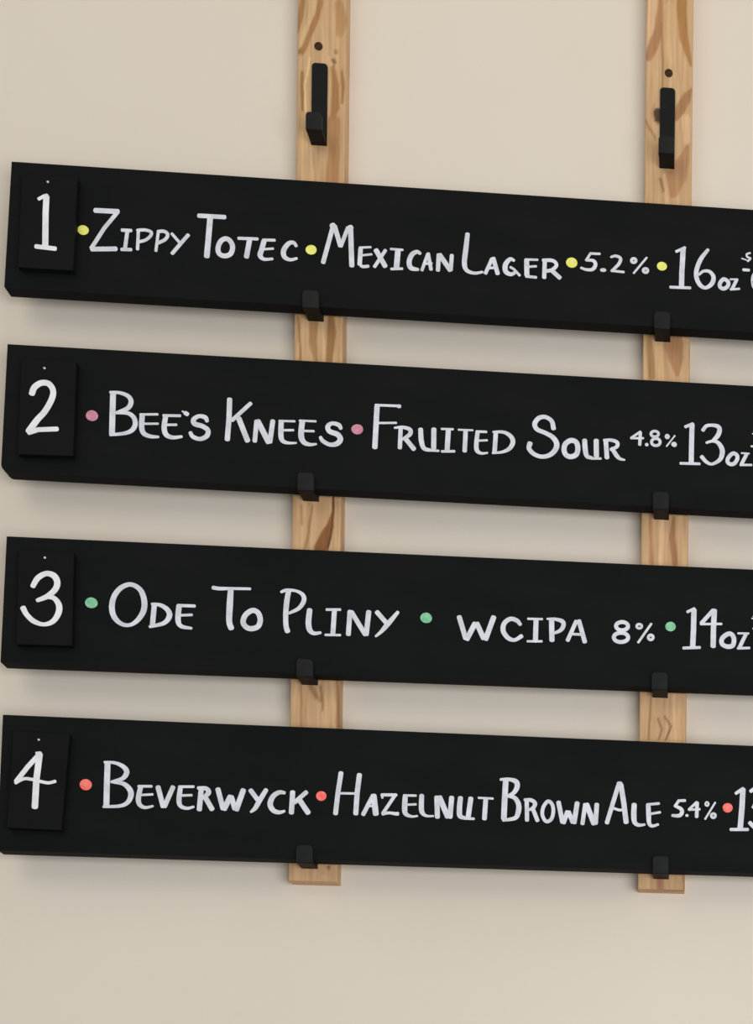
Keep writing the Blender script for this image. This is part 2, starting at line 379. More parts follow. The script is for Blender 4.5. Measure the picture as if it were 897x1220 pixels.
BOARDS = [
  dict(
   frame=((-0.73564, -0.03949, 2.4986), (0.999999, 0.0, 0.001019), (-0.001018, 0.03447, 0.999405), (-3.5e-05, -0.999406, 0.03447)),
   outline=[(-4.1, 0.0), (1012.84, -1.26), (1010.1, 133.19), (0.0, 133.19)],
   plate=[(14.2, 116.1), (68.5, 115.4), (66.1, 18.1), (12.1, 17.7)], nail=(39.2, 109.1),
   dots=[(72.4, 65.6, 5.55, 5.09), (301.5, 59.6, 5.55, 5.09), (570.0, 63.0, 5.97, 5.39), (664.7, 65.2, 5.35, 4.67)],
   num=[
    [
     ('p', [(38.2, 93.1, 5.99), (37.8, 76.6, 5.99), (38.3, 41.2, 5.99)]),
     ('p', [(30.9, 90.6, 3.54), (35.6, 93.8, 3.54), (38.6, 94.9, 3.54)]),
     ('p', [(29.4, 40.6, 4.63), (47.9, 39.5, 4.63)]),
    ],
   ],
   strokes=[
    [
     ('p', [(84.1, 87.2, 5.18), (106.2, 87.5, 5.18)]),
     ('p', [(106.2, 86.9, 4.09), (93.3, 69.1, 4.09), (81.1, 47.3, 4.09)]),
     ('p', [(81.7, 46.1, 4.9), (105.1, 47.9, 4.9)]),
     ('p', [(111.1, 68.1, 3.54), (119.9, 68.2, 3.54)]),
     ('p', [(116.4, 67.7, 3.81), (114.3, 48.2, 3.81)]),
     ('p', [(111.2, 47.7, 3.54), (120.3, 48.0, 3.54)]),
     ('p', [(127.3, 67.7, 3.27), (126.9, 49.0, 3.27)]),
     ('s', [(126.5, 68.9, 3.27), (133.9, 69.7, 3.27), (140.0, 68.0, 3.27), (139.6, 64.0, 3.27), (134.8, 59.2, 3.27), (128.6, 57.0, 3.27)]),
     ('p', [(147.2, 68.5, 3.0), (145.3, 48.4, 3.0)]),
     ('s', [(147.0, 68.9, 3.54), (152.8, 69.6, 3.54), (156.6, 66.6, 3.54), (154.4, 61.2, 3.54), (147.8, 57.1, 3.54)]),
     ('p', [(160.8, 67.6, 3.0), (168.3, 59.2, 3.0)]),
     ('s', [(177.1, 67.2, 3.81), (169.7, 57.5, 3.81), (161.8, 46.8, 3.81)]),
    ],
    [
     ('p', [(187.6, 88.5, 4.63), (213.3, 88.7, 4.63)]),
     ('p', [(198.9, 87.3, 5.72), (197.6, 65.6, 5.72), (196.3, 46.1, 5.72)]),
     ('c', [(214.6, 65.8, 5.04), (209.7, 62.3, 5.04), (207.4, 55.0, 5.04), (209.0, 49.2, 5.04), (214.6, 47.4, 5.04), (220.2, 50.2, 5.04), (222.1, 57.5, 5.04), (219.4, 63.7, 5.04)]),
     ('p', [(228.0, 67.1, 3.27), (246.8, 67.6, 3.27)]),
     ('p', [(238.9, 65.3, 5.18), (236.3, 48.1, 5.18)]),
     ('s', [(253.5, 65.5, 5.18), (251.6, 57.1, 5.18), (250.0, 50.3, 5.18), (253.9, 46.5, 3.54), (262.4, 47.4, 2.72)]),
     ('p', [(252.8, 66.9, 3.0), (264.2, 67.4, 3.0)]),
     ('p', [(253.7, 57.1, 2.45), (262.9, 58.3, 2.45)]),
     ('s', [(286.3, 62.7, 3.27), (283.4, 66.1, 3.81), (278.4, 64.6, 4.63), (273.7, 57.1, 5.18), (274.7, 50.2, 4.9), (280.5, 47.6, 3.54), (287.0, 49.4, 2.72)]),
    ],
    [
     ('p', [(314.0, 47.1, 4.63), (323.1, 85.1, 4.63)]),
     ('p', [(323.3, 85.9, 7.63), (323.8, 86.2, 7.63)]),
     ('p', [(325.1, 86.0, 4.9), (331.1, 66.1, 4.9)]),
     ('p', [(331.7, 65.7, 4.09), (338.5, 85.4, 4.09)]),
     ('p', [(340.8, 86.1, 6.26), (341.1, 85.5, 6.26)]),
     ('p', [(341.3, 84.8, 5.18), (343.2, 45.4, 5.18)]),
     ('p', [(351.8, 63.4, 4.63), (351.2, 47.4, 4.63)]),
     ('p', [(350.9, 65.1, 2.32), (362.1, 66.3, 2.32)]),
     ('p', [(352.2, 56.8, 2.32), (363.1, 58.7, 2.32)]),
     ('s', [(351.2, 48.6, 3.27), (353.8, 45.1, 3.27), (359.9, 45.8, 3.27)]),
     ('p', [(367.8, 63.2, 5.18), (377.1, 47.2, 5.18)]),
     ('p', [(377.2, 63.8, 3.54), (366.5, 45.8, 3.54)]),
     ('p', [(390.0, 64.3, 5.72), (388.9, 46.2, 5.72)]),
     ('p', [(382.8, 65.7, 2.45), (394.8, 65.5, 2.45)]),
     ('p', [(383.6, 44.3, 2.72), (394.7, 45.3, 2.72)]),
     ('s', [(412.8, 62.8, 3.27), (409.6, 64.4, 4.09), (404.5, 61.1, 4.9), (401.8, 53.3, 5.18), (403.7, 46.8, 5.18), (410.8, 45.5, 3.27)]),
     ('p', [(415.1, 45.1, 3.27), (420.6, 62.4, 3.27)]),
     ('p', [(421.2, 62.9, 3.81), (424.3, 46.6, 3.81)]),
     ('p', [(418.5, 52.1, 2.45), (424.9, 53.0, 2.45)]),
     ('p', [(432.0, 62.5, 4.36), (431.5, 46.2, 4.36)]),
     ('p', [(433.3, 62.3, 5.18), (443.8, 47.3, 5.18)]),
     ('p', [(445.5, 62.8, 4.09), (444.7, 47.3, 4.09)]),
    ],
    [
     ('s', [(461.4, 86.7, 4.63), (459.9, 70.7, 5.18), (458.6, 55.5, 5.18), (461.2, 47.8, 4.36), (469.2, 45.3, 3.27), (477.2, 47.0, 2.72)]),
     ('p', [(480.6, 46.0, 3.81), (486.9, 61.5, 3.81)]),
     ('p', [(488.5, 62.2, 4.63), (493.1, 46.5, 4.63)]),
     ('p', [(484.1, 51.7, 2.72), (491.4, 52.7, 2.72)]),
     ('s', [(509.8, 61.5, 3.0), (505.8, 62.7, 4.09), (501.1, 56.4, 5.18), (501.5, 49.1, 5.18), (507.0, 46.4, 4.09), (511.7, 49.2, 3.27)]),
     ('p', [(506.4, 54.0, 2.72), (509.9, 52.1, 2.72), (515.9, 45.8, 2.72)]),
     ('p', [(523.0, 62.3, 5.18), (523.5, 46.7, 5.18)]),
     ('p', [(521.8, 63.3, 2.45), (534.3, 63.8, 2.45)]),
     ('p', [(524.1, 55.6, 2.45), (532.9, 56.7, 2.45)]),
     ('p', [(522.8, 45.2, 3.0), (533.0, 44.8, 3.0)]),
     ('p', [(541.9, 63.1, 4.36), (541.5, 45.3, 4.36)]),
     ('s', [(540.4, 63.7, 3.81), (550.3, 63.9, 3.81), (554.2, 59.3, 3.81), (549.7, 54.0, 3.81), (544.3, 52.4, 3.81)]),
     ('p', [(549.0, 53.4, 4.63), (557.6, 46.0, 4.63)]),
    ],
    [
     ('p', [(599.1, 74.4, 2.61), (589.5, 74.2, 2.61), (585.0, 66.6, 2.61)]),
     ('s', [(585.5, 66.7, 2.83), (592.5, 66.6, 3.49), (594.9, 62.4, 3.92), (592.0, 57.3, 3.7), (585.6, 56.4, 3.05), (579.9, 58.0, 2.61)]),
     ('d', [(603.0, 57.1, 3.35, 2.04)]),
     ('s', [(611.1, 71.7, 2.4), (616.0, 73.2, 3.05), (621.0, 70.8, 3.49), (619.1, 64.5, 3.49), (612.1, 56.8, 2.83)]),
     ('p', [(611.7, 56.9, 2.61), (624.5, 56.3, 2.61)]),
     ('c', [(637.3, 69.6, 3.05), (636.9, 68.3, 3.05), (635.7, 67.4, 3.05), (634.2, 67.3, 3.05), (633.0, 68.0, 3.05), (632.6, 69.3, 3.05), (633.0, 70.6, 3.05), (634.2, 71.5, 3.05), (635.6, 71.6, 3.05), (636.8, 70.9, 3.05)]),
     ('p', [(648.5, 73.4, 2.18), (635.1, 55.8, 2.18)]),
     ('c', [(649.8, 59.5, 3.05), (649.4, 58.2, 3.05), (648.2, 57.3, 3.05), (646.7, 57.3, 3.05), (645.6, 58.0, 3.05), (645.1, 59.2, 3.05), (645.5, 60.6, 3.05), (646.7, 61.4, 3.05), (648.2, 61.5, 3.05), (649.4, 60.8, 3.05)]),
    ],
    [
     ('p', [(679.8, 82.2, 3.05), (688.7, 87.0, 3.05)]),
     ('p', [(686.9, 84.8, 5.45), (685.8, 60.8, 5.45), (685.6, 44.3, 5.45)]),
     ('p', [(673.9, 43.0, 3.05), (694.6, 43.5, 3.05)]),
     ('s', [(713.1, 86.1, 3.49), (705.7, 75.6, 4.58), (701.3, 63.1, 4.79), (701.7, 53.9, 4.79), (705.7, 46.8, 4.58), (711.4, 44.7, 3.7), (717.6, 49.6, 4.79), (719.3, 56.8, 4.58), (715.1, 62.5, 3.7), (708.5, 62.5, 3.05), (704.2, 58.6, 2.61)]),
     ('c', [(730.3, 55.3, 4.14), (726.4, 50.9, 4.14), (726.4, 46.6, 4.14), (730.1, 44.8, 4.14), (734.3, 47.6, 4.14), (735.0, 52.3, 4.14)]),
     ('p', [(737.2, 55.5, 1.96), (744.9, 56.0, 1.96)]),
     ('p', [(743.8, 55.1, 3.49), (739.5, 45.6, 3.49)]),
     ('p', [(737.6, 44.5, 2.4), (746.8, 45.7, 2.4)]),
    ],
    [
     ('s', [(757.9, 85.6, 2.18), (754.5, 84.1, 2.18), (755.0, 81.2, 2.18), (758.4, 79.7, 2.18), (755.5, 76.6, 2.18)]),
     ('p', [(749.1, 79.1, 1.31), (754.1, 77.7, 1.31)]),
     ('p', [(751.1, 66.8, 3.05), (756.8, 66.8, 3.05)]),
     ('s', [(767.0, 66.6, 4.36), (762.6, 62.0, 4.36), (761.3, 55.8, 4.36), (762.9, 48.5, 4.36), (767.7, 45.8, 4.36), (771.9, 50.3, 4.36), (770.7, 55.8, 4.36), (766.5, 57.4, 4.36), (762.3, 53.4, 4.36)]),
    ],
   ],
  ),
  dict(
   frame=((-0.73766, -0.03949, 2.3094), (1.0, 0.0, 0.000368), (-0.000367, 0.034261, 0.999413), (-1.3e-05, -0.999413, 0.034261)),
   outline=[(-3.12, -0.0), (1016.62, -3.88), (1013.76, 134.01), (0.0, 134.01)],
   plate=[(17.5, 114.8), (71.3, 115.3), (70.3, 16.8), (16.2, 15.7)], nail=(40.0, 106.7),
   dots=[(85.3, 63.6, 6.07, 5.59), (352.4, 64.0, 5.97, 5.39)],
   num=[
    [
     ('s', [(28.4, 79.5, 5.99), (30.7, 86.1, 6.26), (37.0, 90.9, 5.99), (44.3, 90.7, 5.99), (49.0, 84.2, 5.72), (48.1, 75.1, 5.99), (41.5, 61.5, 5.99), (34.2, 52.3, 6.26), (26.5, 40.1, 6.81)]),
     ('p', [(26.5, 38.6, 4.9), (35.4, 42.1, 4.9), (53.7, 43.8, 4.9)]),
    ],
   ],
   strokes=[
    [
     ('p', [(105.7, 87.2, 5.81), (105.6, 67.0, 5.81), (105.6, 45.6, 5.81)]),
     ('s', [(103.0, 89.3, 2.91), (112.7, 89.2, 3.49), (121.0, 86.0, 4.36), (123.8, 80.2, 4.94), (120.5, 73.4, 4.65), (109.5, 68.0, 3.2)]),
     ('s', [(110.2, 68.0, 2.91), (120.6, 68.3, 4.07), (126.7, 64.2, 4.65), (128.5, 57.2, 4.94), (125.5, 50.7, 4.65), (118.1, 46.9, 3.78), (104.0, 44.5, 2.91)]),
     ('s', [(135.3, 66.3, 5.23), (135.0, 54.4, 5.23), (137.2, 47.9, 4.94), (143.6, 45.1, 4.07), (151.8, 44.9, 2.61)]),
     ('p', [(133.4, 67.6, 2.47), (150.5, 68.7, 2.47)]),
     ('p', [(137.3, 58.0, 2.32), (151.1, 58.8, 2.32)]),
     ('s', [(158.7, 66.8, 4.94), (157.4, 55.7, 5.23), (159.5, 47.9, 5.23), (166.0, 45.1, 4.07), (175.0, 46.5, 2.91)]),
     ('p', [(156.5, 67.8, 2.91), (173.0, 68.4, 2.91)]),
     ('p', [(159.0, 58.0, 2.61), (169.5, 58.7, 2.61)]),
     ('p', [(178.4, 71.6, 4.36), (180.2, 70.5, 4.36)]),
     ('p', [(175.3, 73.3, 1.74), (178.7, 71.4, 1.74)]),
     ('s', [(200.2, 64.4, 3.78), (198.3, 68.1, 4.65), (191.8, 69.0, 4.07), (186.8, 65.2, 4.94), (187.9, 60.8, 5.23), (195.8, 58.6, 4.94), (201.3, 54.6, 4.94), (200.2, 48.5, 4.94), (193.5, 45.0, 4.36), (186.5, 47.0, 4.36), (183.8, 51.1, 3.78)]),
    ],
    [
     ('p', [(222.5, 88.4, 5.25), (222.3, 69.0, 5.25), (221.0, 46.2, 5.25)]),
     ('p', [(243.6, 85.4, 4.01), (225.5, 66.7, 4.01)]),
     ('p', [(232.2, 68.7, 5.56), (241.3, 46.1, 5.56)]),
     ('p', [(250.1, 66.8, 4.63), (248.7, 46.0, 4.63)]),
     ('p', [(251.5, 66.6, 5.87), (262.4, 45.9, 5.87)]),
     ('p', [(266.5, 67.8, 4.94), (264.0, 46.0, 4.94)]),
     ('s', [(275.0, 67.7, 5.25), (275.0, 53.4, 5.25), (276.9, 47.6, 4.63), (282.5, 45.7, 3.09), (290.6, 46.1, 2.01)]),
     ('p', [(273.2, 68.6, 2.32), (288.5, 69.0, 2.32)]),
     ('p', [(275.8, 58.8, 2.47), (287.4, 59.5, 2.47)]),
     ('s', [(296.3, 68.9, 5.56), (295.4, 54.5, 5.87), (298.3, 47.4, 5.25), (304.3, 45.2, 3.7), (310.8, 46.0, 2.16)]),
     ('p', [(293.7, 70.0, 2.32), (309.9, 70.2, 2.32)]),
     ('p', [(296.8, 59.3, 2.47), (308.1, 59.6, 2.47)]),
     ('s', [(335.6, 64.1, 3.7), (333.4, 67.6, 4.63), (326.6, 68.9, 4.01), (322.4, 65.3, 4.94), (324.3, 60.3, 5.25), (332.4, 57.4, 5.56), (335.4, 52.4, 5.56), (331.8, 47.5, 5.25), (324.5, 46.3, 4.32), (317.5, 49.8, 4.32), (315.2, 53.5, 3.4)]),
    ],
    [
     ('p', [(372.2, 88.9, 5.45), (371.4, 66.4, 5.45), (370.7, 46.0, 5.45)]),
     ('p', [(370.8, 90.9, 2.72), (393.1, 91.3, 2.72)]),
     ('p', [(393.9, 91.0, 3.81), (395.4, 91.0, 3.81)]),
     ('p', [(371.9, 71.8, 2.32), (392.0, 73.1, 2.32)]),
     ('p', [(396.8, 67.0, 4.36), (396.3, 46.8, 4.36)]),
     ('s', [(390.6, 67.7, 2.18), (398.5, 68.8, 3.27), (406.1, 66.8, 4.36), (406.6, 62.0, 4.36), (401.6, 57.8, 3.54), (398.0, 55.5, 2.45)]),
     ('p', [(401.6, 57.2, 4.9), (410.6, 46.3, 4.9)]),
     ('s', [(417.3, 67.4, 4.9), (418.2, 55.4, 5.18), (420.9, 47.6, 4.63), (427.0, 45.9, 3.54)]),
     ('p', [(430.9, 68.2, 5.18), (431.0, 48.3, 5.18)]),
     ('p', [(425.6, 45.6, 2.45), (436.0, 45.6, 2.45)]),
     ('p', [(445.8, 68.2, 5.18), (444.9, 47.1, 5.18)]),
     ('p', [(438.9, 69.2, 2.32), (450.5, 69.5, 2.32)]),
     ('p', [(439.6, 45.2, 2.72), (452.3, 46.0, 2.72)]),
     ('p', [(463.6, 68.2, 4.63), (463.0, 47.1, 4.63)]),
     ('p', [(456.3, 69.3, 2.04), (470.8, 69.5, 2.04)]),
     ('s', [(475.9, 66.9, 4.36), (474.9, 54.1, 4.63), (475.9, 47.8, 4.63), (480.3, 45.3, 3.0), (486.5, 46.2, 1.91)]),
     ('p', [(474.9, 68.4, 2.59), (485.0, 68.6, 2.59)]),
     ('p', [(477.2, 58.7, 2.18), (485.9, 59.6, 2.18)]),
     ('p', [(494.8, 67.2, 4.63), (493.9, 47.8, 4.63)]),
     ('s', [(492.3, 68.9, 2.45), (503.2, 69.2, 3.54), (510.5, 65.0, 4.63), (512.7, 59.1, 4.9), (509.3, 52.1, 4.36), (502.0, 48.0, 3.0), (491.9, 46.2, 2.18)]),
    ],
    [
     ('s', [(554.7, 76.2, 5.08), (552.7, 83.9, 4.58), (546.1, 88.0, 4.32), (539.3, 86.4, 4.83), (535.1, 80.1, 5.08), (537.6, 74.3, 4.83), (546.3, 70.8, 4.58), (553.9, 66.7, 5.08), (558.2, 60.2, 5.59), (556.8, 53.1, 5.34), (550.7, 47.1, 4.83), (542.5, 45.1, 4.32), (534.6, 47.6, 4.58), (529.6, 53.0, 4.83), (530.4, 58.7, 5.34)]),
     ('c', [(573.0, 64.2, 5.34), (567.3, 60.0, 5.34), (566.0, 53.6, 5.34), (568.2, 48.3, 5.34), (573.2, 46.7, 5.34), (578.7, 49.3, 5.34), (580.4, 55.7, 5.34), (578.7, 62.4, 5.34)]),
     ('s', [(587.4, 64.9, 5.08), (588.2, 54.8, 5.34), (590.1, 48.1, 4.58), (595.2, 46.6, 3.31)]),
     ('p', [(599.5, 65.3, 5.34), (599.9, 49.0, 5.34)]),
     ('p', [(594.5, 45.9, 2.54), (604.4, 46.4, 2.54)]),
     ('p', [(609.6, 65.1, 4.83), (610.9, 47.8, 4.83)]),
     ('s', [(607.7, 66.3, 2.8), (615.5, 66.8, 3.56), (621.4, 64.6, 4.07), (621.1, 60.1, 3.81), (614.9, 56.6, 3.05)]),
     ('s', [(616.3, 57.7, 4.32), (621.2, 50.2, 4.58), (624.9, 47.1, 3.31), (629.5, 46.2, 1.78)]),
    ],
    [
     ('p', [(645.7, 77.6, 2.54), (636.2, 70.5, 2.54)]),
     ('p', [(636.0, 70.1, 2.36), (648.7, 70.8, 2.36)]),
     ('p', [(645.7, 76.5, 3.45), (645.2, 63.7, 3.45)]),
     ('d', [(652.5, 64.0, 2.0, 1.8)]),
     ('c', [(664.8, 76.3, 2.91), (664.0, 74.4, 2.91), (662.1, 73.2, 2.91), (659.6, 73.1, 2.91), (657.6, 74.1, 2.91), (656.9, 75.8, 2.91), (657.6, 77.7, 2.91), (659.6, 78.9, 2.91), (662.0, 79.0, 2.91), (664.0, 78.0, 2.91)]),
     ('c', [(666.6, 67.6, 3.09), (665.8, 65.2, 3.09), (663.5, 63.7, 3.09), (660.7, 63.6, 3.09), (658.4, 64.8, 3.09), (657.6, 67.1, 3.09), (658.4, 69.4, 3.09), (660.6, 70.9, 3.09), (663.5, 71.0, 3.09), (665.7, 69.8, 3.09)]),
     ('d', [(674.1, 73.9, 2.69, 2.89)]),
     ('p', [(682.0, 75.2, 1.63), (673.5, 63.4, 1.63)]),
     ('d', [(681.4, 65.8, 2.99, 2.79)]),
    ],
    [
     ('p', [(693.2, 85.6, 3.27), (700.9, 89.2, 3.27)]),
     ('p', [(700.1, 88.2, 5.27), (699.8, 67.8, 5.27), (699.7, 47.0, 5.27)]),
     ('p', [(688.4, 45.7, 2.91), (708.4, 46.2, 2.91)]),
     ('s', [(711.7, 83.0, 4.0), (715.4, 87.7, 3.63), (721.4, 88.8, 3.45), (727.3, 87.9, 4.54), (729.4, 84.2, 4.9), (727.4, 77.8, 4.9), (722.5, 72.1, 3.63)]),
     ('s', [(715.6, 69.5, 2.54), (722.0, 71.6, 3.09), (727.5, 70.3, 4.18), (731.5, 65.0, 5.08), (732.4, 58.9, 5.27), (729.7, 51.7, 4.36), (721.8, 46.7, 3.09), (715.8, 48.6, 3.81), (710.8, 53.9, 4.36)]),
     ('c', [(743.5, 59.3, 4.18), (738.8, 54.2, 4.18), (738.3, 49.6, 4.18), (741.6, 47.5, 4.18), (745.6, 48.8, 4.18), (748.4, 53.7, 4.18), (747.8, 57.9, 4.18)]),
     ('p', [(752.9, 60.2, 1.82), (760.9, 60.2, 1.82)]),
     ('p', [(758.2, 59.1, 3.81), (753.3, 48.9, 3.81)]),
     ('p', [(751.8, 47.3, 2.54), (763.5, 47.9, 2.54)]),
    ],
    [
     ('s', [(769.7, 85.9, 1.82), (766.4, 84.7, 1.82), (767.2, 82.2, 1.82), (769.7, 80.8, 1.82), (766.7, 78.6, 1.82)]),
     ('p', [(764.4, 82.0, 1.27), (767.2, 81.0, 1.27)]),
     ('p', [(763.3, 68.2, 2.18), (768.3, 68.2, 2.18)]),
    ],
   ],
  ),
  dict(
   frame=((-0.73601, -0.03949, 2.11368), (0.999997, 0.0, 0.002296), (-0.002295, 0.034833, 0.999391), (-8e-05, -0.999393, 0.034832)),
   outline=[(-3.11, -0.0), (1016.68, 0.95), (1014.14, 131.8), (0.0, 131.8)],
   plate=[(15.8, 115.0), (69.6, 114.0), (69.6, 17.7), (15.1, 16.8)], nail=(41.1, 107.8),
   dots=[(85.2, 66.0, 6.26, 5.54), (423.5, 64.7, 5.97, 5.54), (678.0, 66.2, 5.5, 5.09)],
   num=[
    [
     ('s', [(30.1, 77.9, 5.18), (34.7, 86.3, 5.72), (42.9, 91.4, 5.45), (50.5, 89.4, 6.26), (53.9, 83.0, 6.26), (52.2, 75.6, 5.99), (44.8, 68.0, 5.45), (35.0, 63.2, 4.09)]),
     ('s', [(43.4, 67.2, 4.09), (51.1, 66.1, 4.9), (56.1, 59.0, 5.99), (55.6, 50.2, 5.99), (50.2, 41.7, 5.18), (41.3, 38.4, 4.09), (31.6, 41.4, 5.18), (24.5, 48.1, 5.18), (21.0, 54.5, 5.72)]),
    ],
   ],
   strokes=[
    [
     ('c', [(123.8, 87.0, 4.63), (113.8, 82.6, 5.18), (107.3, 72.7, 5.45), (105.8, 60.9, 5.72), (108.8, 51.4, 5.45), (116.0, 45.1, 4.36), (124.4, 44.6, 3.81), (131.9, 50.2, 4.9), (137.3, 60.0, 5.72), (137.7, 71.1, 5.72), (133.4, 82.0, 5.18)]),
     ('p', [(147.9, 66.4, 5.18), (146.5, 44.9, 5.18)]),
     ('s', [(145.6, 67.5, 2.72), (154.7, 66.4, 4.09), (161.6, 61.5, 5.18), (163.2, 55.2, 5.45), (157.9, 47.9, 4.36), (144.0, 43.5, 3.0)]),
     ('s', [(172.7, 66.4, 5.45), (172.0, 51.9, 5.45), (175.1, 45.4, 4.36), (185.4, 43.6, 2.72)]),
     ('p', [(171.6, 67.0, 3.27), (188.2, 67.1, 3.27)]),
     ('p', [(174.6, 56.8, 2.72), (185.6, 57.7, 2.72)]),
    ],
    [
     ('s', [(206.6, 87.3, 4.01), (213.1, 86.6, 3.78), (225.3, 87.2, 3.07), (243.7, 87.7, 2.83)]),
     ('s', [(224.2, 84.9, 5.67), (223.6, 69.4, 6.37), (223.3, 52.7, 5.9), (225.4, 45.6, 5.9)]),
     ('c', [(246.4, 65.0, 5.43), (239.6, 59.8, 5.43), (237.3, 52.3, 5.43), (240.4, 47.3, 5.43), (245.7, 45.7, 5.43), (252.4, 48.3, 5.43), (254.6, 55.4, 5.43), (252.2, 62.7, 5.43)]),
    ],
    [
     ('s', [(282.6, 86.2, 5.19), (280.9, 74.5, 5.43), (280.2, 60.3, 5.19), (280.8, 50.0, 5.19), (282.3, 44.7, 5.43)]),
     ('s', [(275.4, 85.8, 2.83), (280.7, 87.9, 3.54), (290.5, 87.5, 3.07), (297.2, 83.6, 4.25), (298.3, 77.2, 4.72), (293.3, 69.2, 4.01), (283.6, 63.7, 2.83)]),
     ('s', [(304.4, 67.7, 5.52), (303.4, 54.7, 5.81), (304.9, 46.8, 5.52), (309.2, 43.5, 4.07), (315.7, 44.4, 2.91)]),
     ('p', [(329.6, 68.8, 4.94), (328.4, 43.8, 4.94)]),
     ('p', [(321.7, 69.1, 2.76), (335.4, 69.7, 2.76)]),
     ('p', [(320.9, 42.3, 2.47), (335.8, 42.7, 2.47)]),
     ('p', [(345.4, 67.9, 4.94), (344.2, 44.0, 4.94)]),
     ('p', [(347.2, 67.3, 4.94), (361.2, 44.7, 4.94)]),
     ('p', [(364.6, 68.4, 5.23), (362.4, 44.8, 5.23)]),
     ('p', [(373.2, 68.5, 4.94), (382.2, 58.3, 4.94)]),
     ('s', [(394.3, 69.4, 3.49), (384.3, 56.5, 5.23), (377.8, 48.3, 3.78), (372.2, 43.0, 2.32)]),
    ],
    [
     ('p', [(457.6, 66.9, 5.18), (464.3, 45.0, 5.18)]),
     ('p', [(465.9, 44.2, 5.45), (473.7, 60.4, 5.45)]),
     ('p', [(476.0, 60.5, 5.45), (482.8, 45.8, 5.45)]),
     ('p', [(485.2, 45.0, 5.45), (493.0, 68.1, 5.45)]),
     ('s', [(520.7, 61.9, 3.81), (516.9, 66.0, 4.63), (510.1, 67.2, 4.63), (504.1, 62.1, 4.9), (503.2, 54.1, 5.18), (508.4, 46.8, 4.9), (515.3, 45.0, 3.81), (522.1, 49.3, 4.36)]),
     ('p', [(537.1, 67.1, 5.19), (536.7, 45.1, 5.19)]),
     ('p', [(528.8, 68.2, 2.4), (543.4, 68.5, 2.4)]),
     ('p', [(528.5, 44.1, 2.4), (543.3, 44.7, 2.4)]),
     ('p', [(553.3, 66.7, 5.39), (553.9, 46.5, 5.39)]),
     ('s', [(548.9, 69.0, 2.2), (557.0, 69.0, 3.4), (564.5, 66.9, 4.59), (565.6, 62.3, 4.59), (562.5, 57.2, 4.0), (556.0, 53.9, 2.8)]),
     ('p', [(570.3, 47.0, 4.19), (578.9, 67.5, 4.19)]),
     ('p', [(581.9, 67.9, 4.79), (588.1, 46.2, 4.79)]),
     ('p', [(574.3, 53.8, 2.8), (585.1, 53.7, 2.8)]),
    ],
    [
     ('c', [(633.2, 64.7, 4.18), (632.1, 62.1, 4.18), (628.9, 60.3, 4.18), (625.1, 60.2, 4.18), (621.9, 61.7, 4.18), (620.7, 64.2, 4.18), (621.8, 66.9, 4.18), (625.0, 68.6, 4.18), (628.9, 68.8, 4.18), (632.0, 67.3, 4.18)]),
     ('c', [(633.5, 52.7, 4.18), (632.1, 49.6, 4.18), (628.3, 47.7, 4.18), (623.7, 47.5, 4.18), (620.0, 49.1, 4.18), (618.5, 52.0, 4.18), (619.9, 55.1, 4.18), (623.6, 57.0, 4.18), (628.2, 57.2, 4.18), (632.0, 55.6, 4.18)]),
     ('c', [(647.7, 65.3, 2.72), (647.2, 63.9, 2.72), (645.9, 63.1, 2.72), (644.2, 63.0, 2.72), (642.9, 63.7, 2.72), (642.4, 65.0, 2.72), (642.9, 66.4, 2.72), (644.2, 67.2, 2.72), (645.8, 67.3, 2.72), (647.2, 66.5, 2.72)]),
     ('p', [(657.6, 68.2, 2.54), (644.2, 47.7, 2.54)]),
     ('c', [(659.8, 53.8, 3.09), (659.3, 52.3, 3.09), (658.1, 51.3, 3.09), (656.5, 51.2, 3.09), (655.2, 52.1, 3.09), (654.7, 53.5, 3.09), (655.2, 55.0, 3.09), (656.4, 56.0, 3.09), (658.0, 56.1, 3.09), (659.3, 55.2, 3.09)]),
    ],
    [
     ('p', [(695.8, 82.9, 3.09), (703.0, 86.6, 3.09)]),
     ('p', [(702.6, 84.7, 5.63), (702.3, 65.0, 5.63), (701.6, 45.3, 5.63)]),
     ('p', [(691.9, 43.6, 3.09), (709.0, 44.9, 3.09)]),
     ('p', [(722.8, 85.6, 4.18), (710.8, 71.4, 4.18)]),
     ('p', [(710.0, 70.2, 2.54), (731.8, 71.3, 2.54)]),
     ('p', [(724.2, 85.2, 5.63), (723.4, 65.9, 5.63), (723.2, 47.1, 5.63)]),
     ('c', [(738.9, 60.8, 4.9), (732.7, 55.7, 4.9), (732.8, 49.6, 4.9), (738.5, 47.0, 4.9), (744.1, 48.7, 4.9), (745.2, 55.5, 4.9), (743.0, 60.1, 4.9)]),
     ('p', [(749.6, 61.9, 2.18), (760.7, 62.2, 2.18)]),
     ('p', [(757.8, 61.1, 4.0), (751.6, 47.6, 4.0)]),
     ('p', [(749.4, 45.7, 2.72), (761.6, 46.6, 2.72)]),
    ],
    [
     ('s', [(770.1, 83.6, 1.82), (766.1, 81.4, 1.82), (767.1, 78.9, 1.82), (770.1, 78.0, 1.82)]),
     ('p', [(764.1, 78.8, 1.27), (766.1, 78.3, 1.27)]),
     ('p', [(765.7, 67.7, 2.18), (770.7, 67.7, 2.18)]),
    ],
   ],
  ),
  dict(
   frame=((-0.73855, -0.03949, 1.92098), (0.999991, 0.0, -0.004158), (0.004155, 0.032596, 0.99946), (0.000136, -0.999469, 0.032596)),
   outline=[(-1.83, -0.0), (1020.99, 4.71), (1017.53, 140.88), (0.0, 140.88)],
   plate=[(13.9, 121.8), (69.3, 120.7), (63.7, 21.3), (10.6, 21.9)], nail=(39.0, 113.8),
   dots=[(83.9, 71.5, 5.97, 5.87), (320.4, 69.0, 5.22, 5.12), (742.4, 72.9, 5.21, 5.16)],
   num=[
    [
